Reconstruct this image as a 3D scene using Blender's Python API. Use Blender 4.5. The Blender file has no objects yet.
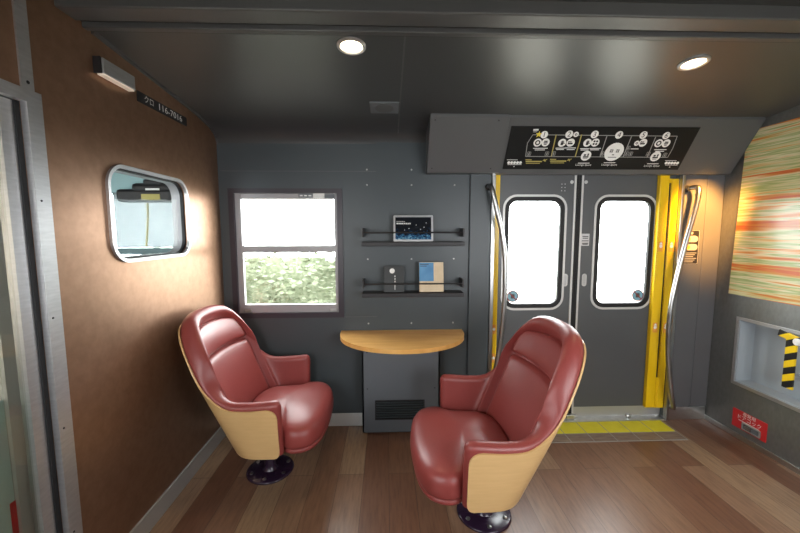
import bpy, bmesh, math, random
from math import sin, cos, pi, radians as R, sqrt
from mathutils import Matrix, Vector
from mathutils.geometry import tessellate_polygon
random.seed(7)
scene = bpy.context.scene
C = scene.collection
I4 = Matrix.Identity(4)

# ------------------------------------------------------------------ materials
def mat(name, col=(.5, .5, .5), rough=.5, metal=0., spec=.5, emit=None, estr=0., coat=0., coatr=.1):
    m = bpy.data.materials.new(name); m.use_nodes = True
    b = m.node_tree.nodes['Principled BSDF']
    b.inputs['Base Color'].default_value = (*col, 1)
    b.inputs['Roughness'].default_value = rough
    b.inputs['Metallic'].default_value = metal
    b.inputs['Specular IOR Level'].default_value = spec
    b.inputs['Coat Weight'].default_value = coat
    b.inputs['Coat Roughness'].default_value = coatr
    if emit:
        b.inputs['Emission Color'].default_value = (*emit, 1)
        b.inputs['Emission Strength'].default_value = estr
    return m

def nd(m, t, **kw):
    n = m.node_tree.nodes.new(t)
    for k, v in kw.items():
        if k.startswith('_'): setattr(n, k[1:], v)
        else: n.inputs[k].default_value = v
    return n
def lk(m, a, b): m.node_tree.links.new(a, b)
def bs(m): return m.node_tree.nodes['Principled BSDF']
def coords(m, scale=(1, 1, 1), rot=(0, 0, 0)):
    tc = nd(m, 'ShaderNodeTexCoord'); mp = nd(m, 'ShaderNodeMapping')
    mp.inputs['Scale'].default_value = scale; mp.inputs['Rotation'].default_value = rot
    lk(m, tc.outputs['Object'], mp.inputs['Vector']); return mp.outputs['Vector']
def ramp(m, fac, stops):
    r = nd(m, 'ShaderNodeValToRGB'); e = r.color_ramp.elements
    while len(e) < len(stops): e.new(.5)
    for i, (p, c) in enumerate(stops):
        e[i].position = p; e[i].color = (*c, 1)
    lk(m, fac, r.inputs['Fac']); return r.outputs['Color']
def noise(m, vec, scale=5., detail=4., rough=.5):
    n = nd(m, 'ShaderNodeTexNoise', Scale=scale, Detail=detail, Roughness=rough)
    lk(m, vec, n.inputs['Vector']); return n.outputs['Fac']
def bump(m, h, strength=.1, dist=.01):
    b = nd(m, 'ShaderNodeBump', Strength=strength, Distance=dist)
    lk(m, h, b.inputs['Height']); lk(m, b.outputs['Normal'], bs(m).inputs['Normal'])
def noisy(name, c1, c2, scale=5., stretch=(1, 1, 1), rough=.5, metal=0., spec=.5, bmp=0., detail=4., coat=0.):
    m = mat(name, c1, rough, metal, spec, coat=coat)
    f = noise(m, coords(m, stretch), scale, detail)
    lk(m, ramp(m, f, [(.3, c1), (.7, c2)]), bs(m).inputs['Base Color'])
    if bmp: bump(m, f, bmp, .002)
    return m

M = {}
M['slate'] = noisy('slate_panel', (.047, .059, .066), (.052, .064, .071), 3, rough=.42)
M['slate_dark'] = noisy('slate_dark', (.05, .054, .058), (.055, .06, .064), 3, rough=.4)
M['ceiling'] = noisy('ceiling_panel', (.045, .048, .05), (.05, .053, .055), 2, rough=.36)
M['ceiling_rail'] = noisy('ceiling_rail', (.06, .06, .062), (.07, .07, .072), 4, rough=.45)
M['header'] = noisy('header_panel', (.085, .088, .09), (.092, .095, .097), 3, rough=.4)
M['door_grey'] = noisy('door_grey', (.085, .09, .095), (.095, .10, .105), 3, rough=.38)
M['cabinet_grey'] = noisy('cabinet_grey', (.115, .13, .145), (.125, .14, .155), 3, rough=.45)
M['brown'] = noisy('brown_wall_board', (.28, .160, .098), (.34, .20, .126), 26, (1, 1, 1), rough=.39, detail=9, metal=.75)
M['leather'] = noisy('red_leather', (.235, .042, .038), (.265, .050, .044), 260, rough=.40, bmp=.12, detail=2)
M['leather_dark'] = mat('red_leather_seam', (.10, .012, .014), .5)
M['black'] = mat('black_plastic', (.012, .012, .013), .45)
M['rubber'] = mat('black_rubber', (.006, .006, .007), .6)
M['steel'] = noisy('brushed_steel', (.55, .55, .54), (.66, .66, .65), 30, (1, 1, 14), rough=.28, metal=1.)
M['sash_grey'] = mat('sash_aluminium', (.34, .33, .34), .45, .2)
M['side_panel'] = noisy('door_side_panel', (.10, .10, .105), (.11, .11, .115), 3, rough=.45)
M['sign_black'] = mat('sign_black', (.007, .0075, .008), .5, spec=.25)
M['kick'] = mat('kick_plate_steel', (.50, .50, .48), .45, .6)
M['alu_light'] = mat('pale_aluminium', (.62, .62, .61), .4, .25)
M['dark_red'] = mat('dark_red_print', (.25, .03, .03), .5)
M['chrome'] = mat('polished_steel', (.42, .42, .41), .28, 1.)
M['alu'] = noisy('anodised_aluminium', (.50, .50, .51), (.58, .58, .59), 20, (1, 1, 6), rough=.38, metal=.85)
M['steel_wall'] = noisy('steel_grey_wall', (.20, .205, .20), (.235, .24, .235), 30, (1, 2, 1), rough=.36, metal=.65)
M['niche_grey'] = mat('pale_grey_enamel', (.34, .38, .41), .4)
M['yellow'] = noisy('yellow_paint', (.80, .50, .005), (.86, .56, .01), 4, rough=.3)
M['yellow_mat'] = noisy('yellow_floor_strip', (.74, .68, .02), (.82, .75, .04), 12, rough=.5)
M['purple'] = mat('dark_purple_enamel', (.022, .010, .026), .22)
M['purple_light'] = mat('purple_bracket', (.14, .09, .14), .4)
M['window_frame'] = mat('plum_window_frame', (.028, .02, .03), .4)
M['white'] = mat('white_print', (.8, .8, .78), .5)
M['grey_print'] = mat('grey_print', (.32, .32, .31), .5)
M['yellow_print'] = mat('yellow_print', (.75, .6, .05), .5)
M['khaki_print'] = mat('khaki_print', (.42, .36, .10), .5)
M['red'] = mat('red_sign', (.55, .02, .025), .35)
M['sticker_blue'] = mat('sticker_blue', (.22, .42, .52), .5)
M['orange'] = mat('orange_print', (.8, .35, .05), .5)
M['shelf'] = mat('shelf_dark', (.013, .012, .014), .5)
M['teal'] = mat('teal_cab_paint', (.28, .42, .43), .5)
M['teal_light'] = mat('bright_glass_teal', (.5, .66, .64), .4)
M['teal_dark'] = mat('teal_dark_paint', (.10, .16, .17), .5)
M['tan_cover'] = noisy('tan_book_cover', (.62, .50, .33), (.68, .55, .38), 30, rough=.6)
M['blue_cover'] = noisy('blue_print', (.05, .20, .42), (.10, .30, .52), 9, rough=.5)
M['paper'] = mat('paper', (.75, .73, .68), .7)
M['book_black'] = mat('black_book_cover', (.018, .02, .02), .35)
M['lamp'] = mat('lamp_glow', (1, 1, 1), .5, emit=(1., .78, .5), estr=14)
M['sconce_lens'] = mat('sconce_lens', (.85, .8, .74), .4, emit=(1., .7, .5), estr=.2)
M['ground'] = noisy('outside_ground', (.45, .42, .36), (.55, .52, .45), 2, rough=.9)
M['hedge'] = noisy('hedge_leaves', (.065, .085, .04), (.17, .185, .125), 16, rough=.8)

# wood veneer of the chairs and the table
def wood(name, a, b, c, scale=3., stretch=(1, 1, 16), rough=.35, coat=.0):
    m = mat(name, a, rough, coat=coat)
    v = coords(m, stretch); f = noise(m, v, scale, 6, .6)
    lk(m, ramp(m, f, [(.3, a), (.5, b), (.72, c)]), bs(m).inputs['Base Color']); return m
M['ash'] = wood('pale_ash_veneer', (.60, .38, .165), (.63, .405, .18), (.66, .43, .195), 4, (2, 2, 22))
M['table_wood'] = wood('honey_table_veneer', (.62, .32, .085), (.72, .40, .12), (.80, .48, .17), 3, (1.2, 9, 3), .28)

# floor planks running towards the door wall
def floor_mat():
    m = mat('floor_planks', (.2, .12, .08), .33)
    v = coords(m, rot=(0, 0, pi / 2))
    br = nd(m, 'ShaderNodeTexBrick', _offset=.5, _offset_frequency=2)
    for k, x in {'Scale': 1., 'Mortar Size': .0012, 'Mortar Smooth': .1, 'Bias': 0., 'Brick Width': 1.1, 'Row Height': .15}.items():
        br.inputs[k].default_value = x
    br.inputs['Color1'].default_value = (0, 0, 0, 1); br.inputs['Color2'].default_value = (1, 1, 1, 1)
    br.inputs['Mortar'].default_value = (.3, .3, .3, 1)
    lk(m, v, br.inputs['Vector'])
    tone = ramp(m, br.outputs['Color'], [(0., (.135, .060, .034)), (.3, (.175, .090, .053)), (.6, (.205, .115, .070)), (.85, (.245, .152, .093)), (1., (.28, .185, .11))])
    v2 = coords(m, (14, 1.3, 1)); g = noise(m, v2, 5, 7, .62)
    grain = ramp(m, g, [(.25, (.55, .5, .46)), (.5, (1, 1, 1)), (.75, (1.3, 1.28, 1.22))])
    mx = nd(m, 'ShaderNodeMix', _data_type='RGBA', _blend_type='MULTIPLY'); mx.inputs['Factor'].default_value = .8
    lk(m, tone, mx.inputs[6]); lk(m, grain, mx.inputs[7])
    mx2 = nd(m, 'ShaderNodeMix', _data_type='RGBA', _blend_type='MIX')
    lk(m, br.outputs['Fac'], mx2.inputs['Factor']); lk(m, mx.outputs[2], mx2.inputs[6])
    mx2.inputs[7].default_value = (.05, .03, .02, 1)
    lk(m, mx2.outputs[2], bs(m).inputs['Base Color'])
    bump(m, g, .05, .002)
    return m
M['floor'] = floor_mat()

def tile_mat():
    m = mat('clear_floor_tiles', (.2, .15, .12), .4)
    f = noise(m, coords(m, (3, 14, 1)), 4, 4)
    lk(m, ramp(m, f, [(.3, (.17, .115, .085)), (.7, (.27, .20, .15))]), bs(m).inputs['Base Color']); return m
M['tile'] = tile_mat()

def stripe_mat():
    m = mat('striped_fabric', (.6, .5, .3), .3, coat=.2, coatr=.1)
    tc = nd(m, 'ShaderNodeTexCoord'); sx = nd(m, 'ShaderNodeSeparateXYZ'); lk(m, tc.outputs['Object'], sx.inputs[0])
    mp = nd(m, 'ShaderNodeMapping'); mp.inputs['Scale'].default_value = (1, .12, 4.6); lk(m, tc.outputs['Object'], mp.inputs['Vector'])
    f = noise(m, mp.outputs['Vector'], 1.6, 3, .6)
    mp2 = nd(m, 'ShaderNodeMapping'); mp2.inputs['Scale'].default_value = (1, .9, 30); lk(m, tc.outputs['Object'], mp2.inputs['Vector'])
    f2 = noise(m, mp2.outputs['Vector'], 1.5, 3, .6)
    ad = nd(m, 'ShaderNodeMath', _operation='MULTIPLY_ADD'); ad.inputs[1].default_value = .38
    lk(m, f2, ad.inputs[0]); lk(m, f, ad.inputs[2])
    sb = nd(m, 'ShaderNodeMath', _operation='SUBTRACT'); sb.inputs[1].default_value = .19; lk(m, ad.outputs[0], sb.inputs[0])
    col = ramp(m, sb.outputs[0], [(.30, (.40, .05, .02)), (.38, (.58, .13, .03)), (.41, (.55, .30, .06)), (.45, (.62, .58, .34)), (.49, (.26, .36, .12)), (.53, (.68, .64, .42)), (.57, (.60, .24, .05)), (.63, (.50, .08, .025))])
    lk(m, col, bs(m).inputs['Base Color']); return m
M['stripes'] = stripe_mat()

def hazard_mat():
    m = mat('hazard_tape', (.8, .55, 0), .4)
    tc = nd(m, 'ShaderNodeTexCoord'); sx = nd(m, 'ShaderNodeSeparateXYZ'); lk(m, tc.outputs['Object'], sx.inputs[0])
    a = nd(m, 'ShaderNodeMath', _operation='MULTIPLY_ADD'); a.inputs[1].default_value = .55
    lk(m, sx.outputs['Y'], a.inputs[0]); lk(m, sx.outputs['Z'], a.inputs[2])
    b = nd(m, 'ShaderNodeMath', _operation='MULTIPLY'); b.inputs[1].default_value = 11.5; lk(m, a.outputs[0], b.inputs[0])
    c = nd(m, 'ShaderNodeMath', _operation='FRACT'); lk(m, b.outputs[0], c.inputs[0])
    d = nd(m, 'ShaderNodeMath', _operation='GREATER_THAN'); d.inputs[1].default_value = .5; lk(m, c.outputs[0], d.inputs[0])
    lk(m, ramp(m, d.outputs[0], [(0, (.012, .012, .012)), (1, (.80, .55, .01))]), bs(m).inputs['Base Color']); return m
M['hazard'] = hazard_mat()

def night_mat():
    m = mat('night_city_print', (.02, .03, .05), .2)
    tc = nd(m, 'ShaderNodeTexCoord'); sx = nd(m, 'ShaderNodeSeparateXYZ'); lk(m, tc.outputs['Object'], sx.inputs[0])
    f = noise(m, coords(m, (1, 1, 1.4)), 60, 4, .7)
    mr = nd(m, 'ShaderNodeMapRange'); lk(m, sx.outputs['Z'], mr.inputs[0])
    mr.inputs[1].default_value = .0; mr.inputs[2].default_value = .11; mr.inputs[3].default_value = .19; mr.inputs[4].default_value = -.22
    ad = nd(m, 'ShaderNodeMath', _operation='ADD'); lk(m, f, ad.inputs[0]); lk(m, mr.outputs[0], ad.inputs[1])
    lk(m, ramp(m, ad.outputs[0], [(.46, (.008, .01, .014)), (.56, (.02, .07, .17)), (.66, (.06, .22, .36)), (.76, (.45, .62, .66))]), bs(m).inputs['Base Color'])
    return m
M['night'] = night_mat()

def glass_mat(name, tint=(1, 1, 1), refl=.5, rough=0.):
    m = bpy.data.materials.new(name); m.use_nodes = True; t = m.node_tree; t.nodes.remove(bs(m))
    o = t.nodes['Material Output']; tr = nd(m, 'ShaderNodeBsdfTransparent'); tr.inputs[0].default_value = (*tint, 1)
    gl = nd(m, 'ShaderNodeBsdfGlossy'); gl.inputs['Roughness'].default_value = rough
    lw = nd(m, 'ShaderNodeLayerWeight'); pw = nd(m, 'ShaderNodeMath', _operation='POWER'); pw.inputs[1].default_value = 5.; lk(m, lw.outputs['Facing'], pw.inputs[0])
    fr = nd(m, 'ShaderNodeMath', _operation='MULTIPLY_ADD'); fr.inputs[1].default_value = .92; fr.inputs[2].default_value = .045; lk(m, pw.outputs[0], fr.inputs[0])
    mu = nd(m, 'ShaderNodeMath', _operation='MULTIPLY'); mu.inputs[1].default_value = refl; lk(m, fr.outputs[0], mu.inputs[0])
    mx = nd(m, 'ShaderNodeMixShader'); lk(m, mu.outputs[0], mx.inputs[0]); lk(m, tr.outputs[0], mx.inputs[1]); lk(m, gl.outputs[0], mx.inputs[2])
    lk(m, mx.outputs[0], o.inputs[0]); return m
M['glass'] = glass_mat('clear_glass', (.96, .98, .97), 1.)
M['glass_oval'] = glass_mat('coated_glass', (.93, .97, .97), .12)
M['glass_dark'] = glass_mat('tinted_glass', (.78, .78, .74), 1.4, .03)

def sheet_mat(name='white_curtain', k=1.):
    m = bpy.data.materials.new(name); m.use_nodes = True; t = m.node_tree; t.nodes.remove(bs(m))
    d = nd(m, 'ShaderNodeBsdfDiffuse'); d.inputs[0].default_value = (.45, .48, .48, 1)
    l = nd(m, 'ShaderNodeBsdfTranslucent'); l.inputs[0].default_value = (.1, .1, .1, 1)
    f = noise(m, coords(m, (18, 1, 3)), 3, 3)
    lk(m, ramp(m, f, [(.3, (.050 * k, .060 * k, .064 * k)), (.7, (.085 * k, .092 * k, .094 * k))]), l.inputs[0])
    mx = nd(m, 'ShaderNodeMixShader'); mx.inputs[0].default_value = .85
    lk(m, d.outputs[0], mx.inputs[1]); lk(m, l.outputs[0], mx.inputs[2]); lk(m, mx.outputs[0], t.nodes['Material Output'].inputs[0]); return m
M['sheet'] = sheet_mat()
M['sheet_far'] = sheet_mat('dimming_sheet', 2.2)

# ------------------------------------------------------------------ mesh helpers
def new(name, bm, m, parent=None, smooth=False, angle=40, loc=None):
    me = bpy.data.meshes.new(name)
    bmesh.ops.recalc_face_normals(bm, faces=bm.faces)
    if smooth:
        for f in bm.faces: f.smooth = True
        a = R(angle)
        for e in bm.edges:
            if len(e.link_faces) == 2 and e.calc_face_angle(0) > a: e.smooth = False
    bm.to_mesh(me); bm.free()
    mm = m if isinstance(m, (list, tuple)) else [m]
    for x in mm: me.materials.append(M[x])
    o = bpy.data.objects.new(name, me); C.objects.link(o)
    if parent: o.parent = parent
    if loc: o.location = loc
    return o
def struct(name, bm, m, parent=None, **k):
    o = new(name, bm, m, parent, **k)
    if not parent: o['kind'] = 'structure'
    return o
def tag(o, label, cat, group=None):
    o['label'] = label; o['category'] = cat
    if group: o['group'] = group
    return o
def thing(name, label, cat, loc=(0, 0, 0), rz=0, group=None, rot=None):
    o = bpy.data.objects.new(name, None); C.objects.link(o); o.empty_display_size = .05
    o.location = loc; o.rotation_euler = rot if rot else (0, 0, rz)
    return tag(o, label, cat, group)
def B(): return bmesh.new()
def box(bm, x0, x1, y0, y1, z0, z1, mtx=I4, bev=0., seg=2):
    vs = [bm.verts.new(mtx @ Vector(p)) for p in ((x0, y0, z0), (x1, y0, z0), (x1, y1, z0), (x0, y1, z0), (x0, y0, z1), (x1, y0, z1), (x1, y1, z1), (x0, y1, z1))]
    fs = [bm.faces.new([vs[i] for i in q]) for q in ((0, 1, 2, 3), (7, 6, 5, 4), (0, 4, 5, 1), (1, 5, 6, 2), (2, 6, 7, 3), (3, 7, 4, 0))]
    if bev:
        es = list({e for f in fs for e in f.edges})
        bmesh.ops.bevel(bm, geom=es, offset=bev, segments=seg, affect='EDGES', profile=.5)
    return bm
def plate(bm, loops, w0, w1, mtx=I4):
    """outline loops (first outer, rest holes) in the u,v plane, thick from w0 to w1"""
    vecs = [[Vector((u, v, 0)) for u, v in lp] for lp in loops]
    tris = tessellate_polygon(vecs)
    flat = [p for lp in loops for p in lp]
    a = [bm.verts.new(mtx @ Vector((u, v, w0))) for u, v in flat]
    b = [bm.verts.new(mtx @ Vector((u, v, w1))) for u, v in flat]
    for t in tris:
        for vs in ([a[i] for i in t], [b[i] for i in reversed(t)]):
            try: bm.faces.new(vs)
            except ValueError: pass
    k = 0
    for lp in loops:
        n = len(lp)
        for i in range(n):
            j = (i + 1) % n
            bm.faces.new((a[k + i], a[k + j], b[k + j], b[k + i]))
        k += n
    return bm
def rrect(cx, cy, w, h, r, n=6):
    pts = []
    for sx, sy, a0 in ((1, 1, 0), (-1, 1, 90), (-1, -1, 180), (1, -1, 270)):
        for i in range(n + 1):
            a = R(a0 + 90 * i / n)
            pts.append((cx + sx * (w / 2 - r) + r * cos(a), cy + sy * (h / 2 - r) + r * sin(a)))
    return pts
def rect(u0, u1, v0, v1): return [(u0, v0), (u1, v0), (u1, v1), (u0, v1)]
def disc(cx, cy, r, n=20): return [(cx + r * cos(2 * pi * i / n), cy + r * sin(2 * pi * i / n)) for i in range(n)]
def tube(bm, pts, r, n=10, cap=True):
    pts = [Vector(p) for p in pts]; rings = []
    up = None
    for i, p in enumerate(pts):
        t = (pts[min(i + 1, len(pts) - 1)] - pts[max(i - 1, 0)]).normalized()
        if up is None:
            up = Vector((0, 0, 1)) if abs(t.z) < .9 else Vector((0, 1, 0))
        s = t.cross(up).normalized(); up = s.cross(t).normalized()
        rings.append([bm.verts.new(p + (s * cos(2 * pi * k / n) + up * sin(2 * pi * k / n)) * r) for k in range(n)])
    for a, b in zip(rings, rings[1:]):
        for k in range(n): bm.faces.new((a[k], a[(k + 1) % n], b[(k + 1) % n], b[k]))
    if cap: bm.faces.new(rings[0]); bm.faces.new(rings[-1])
    return bm
def lathe(bm, prof, n=32, mtx=I4):
    rings = []
    for r, z in prof:
        rings.append([bm.verts.new(mtx @ Vector((r * cos(2 * pi * k / n), r * sin(2 * pi * k / n), z))) for k in range(n)] if r > 1e-6 else [bm.verts.new(mtx @ Vector((0, 0, z)))])
    for a, b in zip(rings, rings[1:]):
        for k in range(n):
            j = (k + 1) % n
            if len(a) == 1 and len(b) > 1: bm.faces.new((a[0], b[k], b[j]))
            elif len(b) == 1 and len(a) > 1: bm.faces.new((a[k], a[j], b[0]))
            elif len(a) > 1: bm.faces.new((a[k], a[j], b[j], b[k]))
    if len(rings[0]) > 1: bm.faces.new(rings[0])
    if len(rings[-1]) > 1: bm.faces.new(rings[-1])
    return bm
def catmull(pts, n=8):
    P = [Vector(p) for p in pts]; out = []
    for i in range(len(P) - 1):
        p0 = P[i - 1] if i else P[0] * 2 - P[1]; p1, p2 = P[i], P[i + 1]; p3 = P[i + 2] if i + 2 < len(P) else P[-1] * 2 - P[-2]
        for k in range(n):
            t = k / n
            out.append(.5 * ((2 * p1) + (p2 - p0) * t + (2 * p0 - 5 * p1 + 4 * p2 - p3) * t * t + (3 * p1 - p0 - 3 * p2 + p3) * t ** 3))
    out.append(P[-1]); return out
def text(bm, s, size, mtx=I4, align='CENTER', sx=1.):
    cu = bpy.data.curves.new('t', 'FONT'); cu.body = s; cu.size = size; cu.align_x = align; cu.align_y = 'CENTER'
    cu.resolution_u = 2
    o = bpy.data.objects.new('t', cu); C.objects.link(o)
    dg = bpy.context.evaluated_depsgraph_get()
    me = bpy.data.meshes.new_from_object(o.evaluated_get(dg))
    me.transform(mtx @ Matrix.Diagonal((sx, 1, 1, 1)))
    bm.from_mesh(me)
    bpy.data.objects.remove(o); bpy.data.curves.remove(cu); bpy.data.meshes.remove(me)
    return bm
def frame_of(o, u, v):
    """matrix whose x axis is u, y axis is v, z axis is u x v, at o"""
    u = Vector(u).normalized(); v = Vector(v).normalized(); w = u.cross(v)
    m = Matrix((u, v, w)).transposed().to_4x4(); m.translation = Vector(o); return m
# walls: u,v,w -> world
MB_ = frame_of((0, 0, 0), (1, 0, 0), (0, 0, 1))        # back wall: u=x v=z w=-y (towards the room)
ML = frame_of((-1.17, 0, 0), (0, 1, 0), (0, 0, 1))      # left wall: u=y v=z w=+x (towards the room)
MR = frame_of((2.445, 0, 0), (0, -1, 0), (0, 0, 1))     # right wall: u=-y v=z w=-x (towards the room)

# ------------------------------------------------------------------ setting
XL, XR, YF = -1.17, 2.445, -2.85
struct('floor', plate(B(), [rect(-2.5, XR + .05, YF - .05, .08)], -.05, 0), 'floor')

# ceiling: arched side panel, rails, flat middle
prof = [(.06, 2.04), (0.0, 2.05), (-.012, 2.085), (-.04, 2.115), (-.1, 2.14), (-.25, 2.167), (-.5, 2.192), (-1.0, 2.238), (-1.03, 2.24)]
def sweep(bm, prof, x0, x1, th):
    top = [(y + 0, z + th) for y, z in reversed(prof)]
    loop = list(prof) + top
    plate(bm, [loop], x0, x1, frame_of((0, 0, 0), (0, 1, 0), (0, 0, 1)))
    return bm
struct('ceiling', sweep(B(), prof, -2.5, XR + .05, .04), 'ceiling', smooth=True, angle=35)
bm = sweep(B(), [(-1.17, 2.285), (YF - .05, 2.285)], -2.5, XR + .05, .04)
struct('ceiling', bm, 'ceiling')
# trim rails of the ceiling
bm = B()
box(bm, XL, XR, -1.045, -1.03, 2.236, 2.31)
struct('trim_1', bm, 'rubber')
bm = B(); box(bm, XL, XR, -1.075, -1.045, 2.228, 2.31, bev=.004); struct('trim_2', bm, 'ceiling_rail')
bm = B(); box(bm, XL, XR, -1.10, -1.075, 2.25, 2.31); struct('trim_3', bm, 'rubber')
bm = B(); box(bm, XL, XR, -1.19, -1.10, 2.236, 2.32, bev=.006); struct('trim_4', bm, 'ceiling_rail')

# back wall with window and door openings (inside face at y=0)
WX0, WX1, WZ0, WZ1 = -1.095, -.33, .838, 1.733
DX0, DX1, DZ1 = .765, 2.125, 1.87
hole_w = rect(WX0, WX1, WZ0, WZ1)
CAB = rect(-1.98, -1.43, 1.275, 1.71)
outer = [(-2.5, -.05), (DX0, -.05), (DX0, DZ1), (DX1, DZ1), (DX1, -.05), (XR + .05, -.05), (XR + .05, 2.10), (-2.5, 2.10)]
wall_back = struct('wall_back', plate(B(), [outer, hole_w, CAB], -.07, 0, MB_), 'slate')
# raised middle panel, door-side column and screws
struct('wall_panel', plate(B(), [rect(-.075, .565, .0, 2.06)], 0, .006, MB_), 'slate', wall_back)
bm = B(); box(bm, .585, .735, -.02, 0, 0, 2.05, bev=.004); struct('wall_column', bm, 'slate', wall_back)
bm = B(); box(bm, 2.135, 2.31, -.012, 0, .1, 2.04, bev=.003); struct('wall_panel', bm, 'side_panel', wall_back)
bm = B(); box(bm, 2.316, 2.443, -.008, 0, .1, 2.04, bev=.003); struct('wall_panel', bm, 'side_panel', wall_back)
for x in (-.143, .17, .475):
    for z in (1.875, 1.77, 1.248, .778):
        struct('screw', lathe(B(), [(.006, 0), (.006, .002), (.003, .003), (0, .003)], 10, MB_ @ Matrix.Translation((x, z, .006))), 'chrome', wall_back)

struct('panel_joint', plate(B(), [rect(XL + .02, -.08, 1.862, 1.866)], 0, .0015, MB_), 'header', wall_back)
struct('panel_joint', plate(B(), [rect(-.33, -.08, .826, .829)], 0, .0015, MB_), 'header', wall_back)

# left wall: brown board with rounded window hole and door opening
OV = rrect(-.714, 1.524, .585, .405, .085, 8)
DO = -1.315
outer = [(.0, -.05), (.0, 2.32), (YF, 2.32), (YF, 1.90), (DO, 1.90), (DO, -.05)]
wall_left = struct('wall_left', plate(B(), [outer, OV], -.05, 0, ML), 'brown')
bm = plate(B(), [rect(-1.34, -1.298, 1.90, 2.30)], 0, .006, ML); struct('wall_strip', bm, 'alu', wall_left)
struct('screw', lathe(B(), [(.006, 0), (.004, .002), (0, .002)], 10, ML @ Matrix.Translation((-1.318, 1.93, .006))), 'black', wall_left)
# thin aluminium edge between the board and the ceiling
pp = [(y, z - .012) for y, z in prof[1:]]
loop = pp + [(y, z + .0) for y, z in reversed(prof[1:])]
struct('trim_5', plate(B(), [loop], 0, .012, ML), 'ceiling_rail')

# right wall with niche
NY0, NY1, NZ0, NZ1 = .205, .95, .385, .835
outer = [(-.01, -.05), (-YF + .05, -.05), (-YF + .05, 2.32), (-.01, 2.32)]
wall_right = struct('wall_right', plate(B(), [outer, rect(NY0, NY1, NZ0, NZ1)], -.03, 0, MR), 'steel_wall')

# wall behind the camera, with wide window openings; the vestibule one added for light
outer = rect(-2.5, XR + .05, -.05, 2.32)
struct('wall_front', plate(B(), [outer, rect(-2.3, -1.35, .85, 1.85), rect(-.95, -.45, 1.0, 1.7), rect(.85, 1.33, .9, 1.7), rect(1.52, 2.0, .9, 1.7)], 0, -.05, frame_of((0, YF, 0), (1, 0, 0), (0, 0, 1))), 'slate')
# vestibule behind the left wall
struct('wall_far', plate(B(), [rect(YF, .05, -.05, 2.32), rect(-1.35, -.05, 1.05, 1.68)], -.04, 0, frame_of((-2.4, 0, 0), (0, 1, 0), (0, 0, 1))), 'brown')

# baseboards
bm = B(); box(bm, XL + .011, -.195, -.010, 0, 0, .098, bev=.003); struct('baseboard_back', bm, 'alu_light')
bm = B(); box(bm, XL, XL + .012, -1.28, -.0, 0, .10, bev=.003); struct('baseboard_left', bm, 'kick')
bm = B(); box(bm, 2.13, XR - .012, -.014, 0, 0, .10, bev=.002); struct('baseboard_door', bm, 'steel')
bm = B(); box(bm, XR - .012, XR, YF, 0, 0, .035, bev=.003); struct('baseboard_right', bm, 'steel')

# ------------------------------------------------------------------ window 1 (back wall)
win = struct('window_1', plate(B(), [rect(WX0 - .012, WX1 + .012, WZ0 - .012, WZ1 + .012), rect(WX0 + .026, WX1 - .026, WZ0 + .024, WZ1 - .02)], -.05, .008, MB_), 'window_frame')
struct('window_frame', plate(B(), [rect(WX0 + .02, WX1 - .012, WZ0 + .016, WZ1 - .012), rect(WX0 + .065, WX1 - .048, WZ0 + .082, WZ1 - .06)], -.045, -.012, MB_), 'sash_grey', win)
struct('sash_rail', plate(B(), [rect(WX0 + .05, WX1 - .035, 1.298, 1.345)], -.04, -.008, MB_), 'sash_grey', win)
struct('window_pane', plate(B(), [rect(WX0 + .05, WX1 - .035, WZ0 + .055, 1.31)], -.028, -.024, MB_), 'glass', win)
struct('window_pane', plate(B(), [rect(WX0 + .05, WX1 - .035, 1.33, WZ1 - .055)], -.036, -.032, MB_), 'glass', win)
bm = B(); box(bm, WX0 + .07, WX1 - .05, -.012, .012, WZ1 - .062, WZ1 - .02, bev=.008); struct('blind_cassette', bm, 'sash_grey', win)
bm = plate(B(), [rect(-.62, -.52, 1.682, 1.708)], .012, .014, MB_); struct('blind_label', bm, 'cabinet_grey', win)
bm = plate(B(), [rect(-.518, -.44, 1.678, 1.710)], .012, .014, MB_); struct('blind_label', bm, 'white', win)
bm = plate(B(), [rect(-.438, -.37, 1.678, 1.704)], .012, .014, MB_); struct('blind_label', bm, 'cabinet_grey', win)
bm = B()
for k in range(3): plate(bm, [rect(-.61 + .03 * k, -.59 + .03 * k, 1.690, 1.699)], .014, .0145, MB_)
struct('blind_lettering', bm, 'white', win)
bm = B(); box(bm, -.42, -.375, .0, .014, .866, .886, bev=.003); struct('sash_latch', bm, 'steel', win)
bm = B(); box(bm, -1.03, -.985, .0, .014, .866, .886, bev=.003); struct('sash_latch', bm, 'steel', win)

# window 2 (rounded, left wall)
OVo = rrect(-.714, 1.524, .610, .430, .098, 8); OVi = rrect(-.714, 1.524, .580, .400, .083, 8)
win2 = struct('window_2', plate(B(), [OVo, OVi], -.004, .012, ML), 'alu', smooth=True)
struct('window_gasket', plate(B(), [rrect(-.714, 1.524, .585, .405, .085, 8), rrect(-.714, 1.524, .566, .386, .076, 8)], -.028, -.012, ML), 'rubber', win2)
struct('window_pane', plate(B(), [rrect(-.714, 1.524, .57, .39, .08, 8)], -.024, -.020, ML), 'glass_oval', win2)
struct('window_reveal', plate(B(), [rrect(-.714, 1.524, .60, .42, .09, 8), rrect(-.714, 1.524, .565, .385, .075, 8)], -.075, -.028, ML), 'sash_grey', win2)

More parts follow.
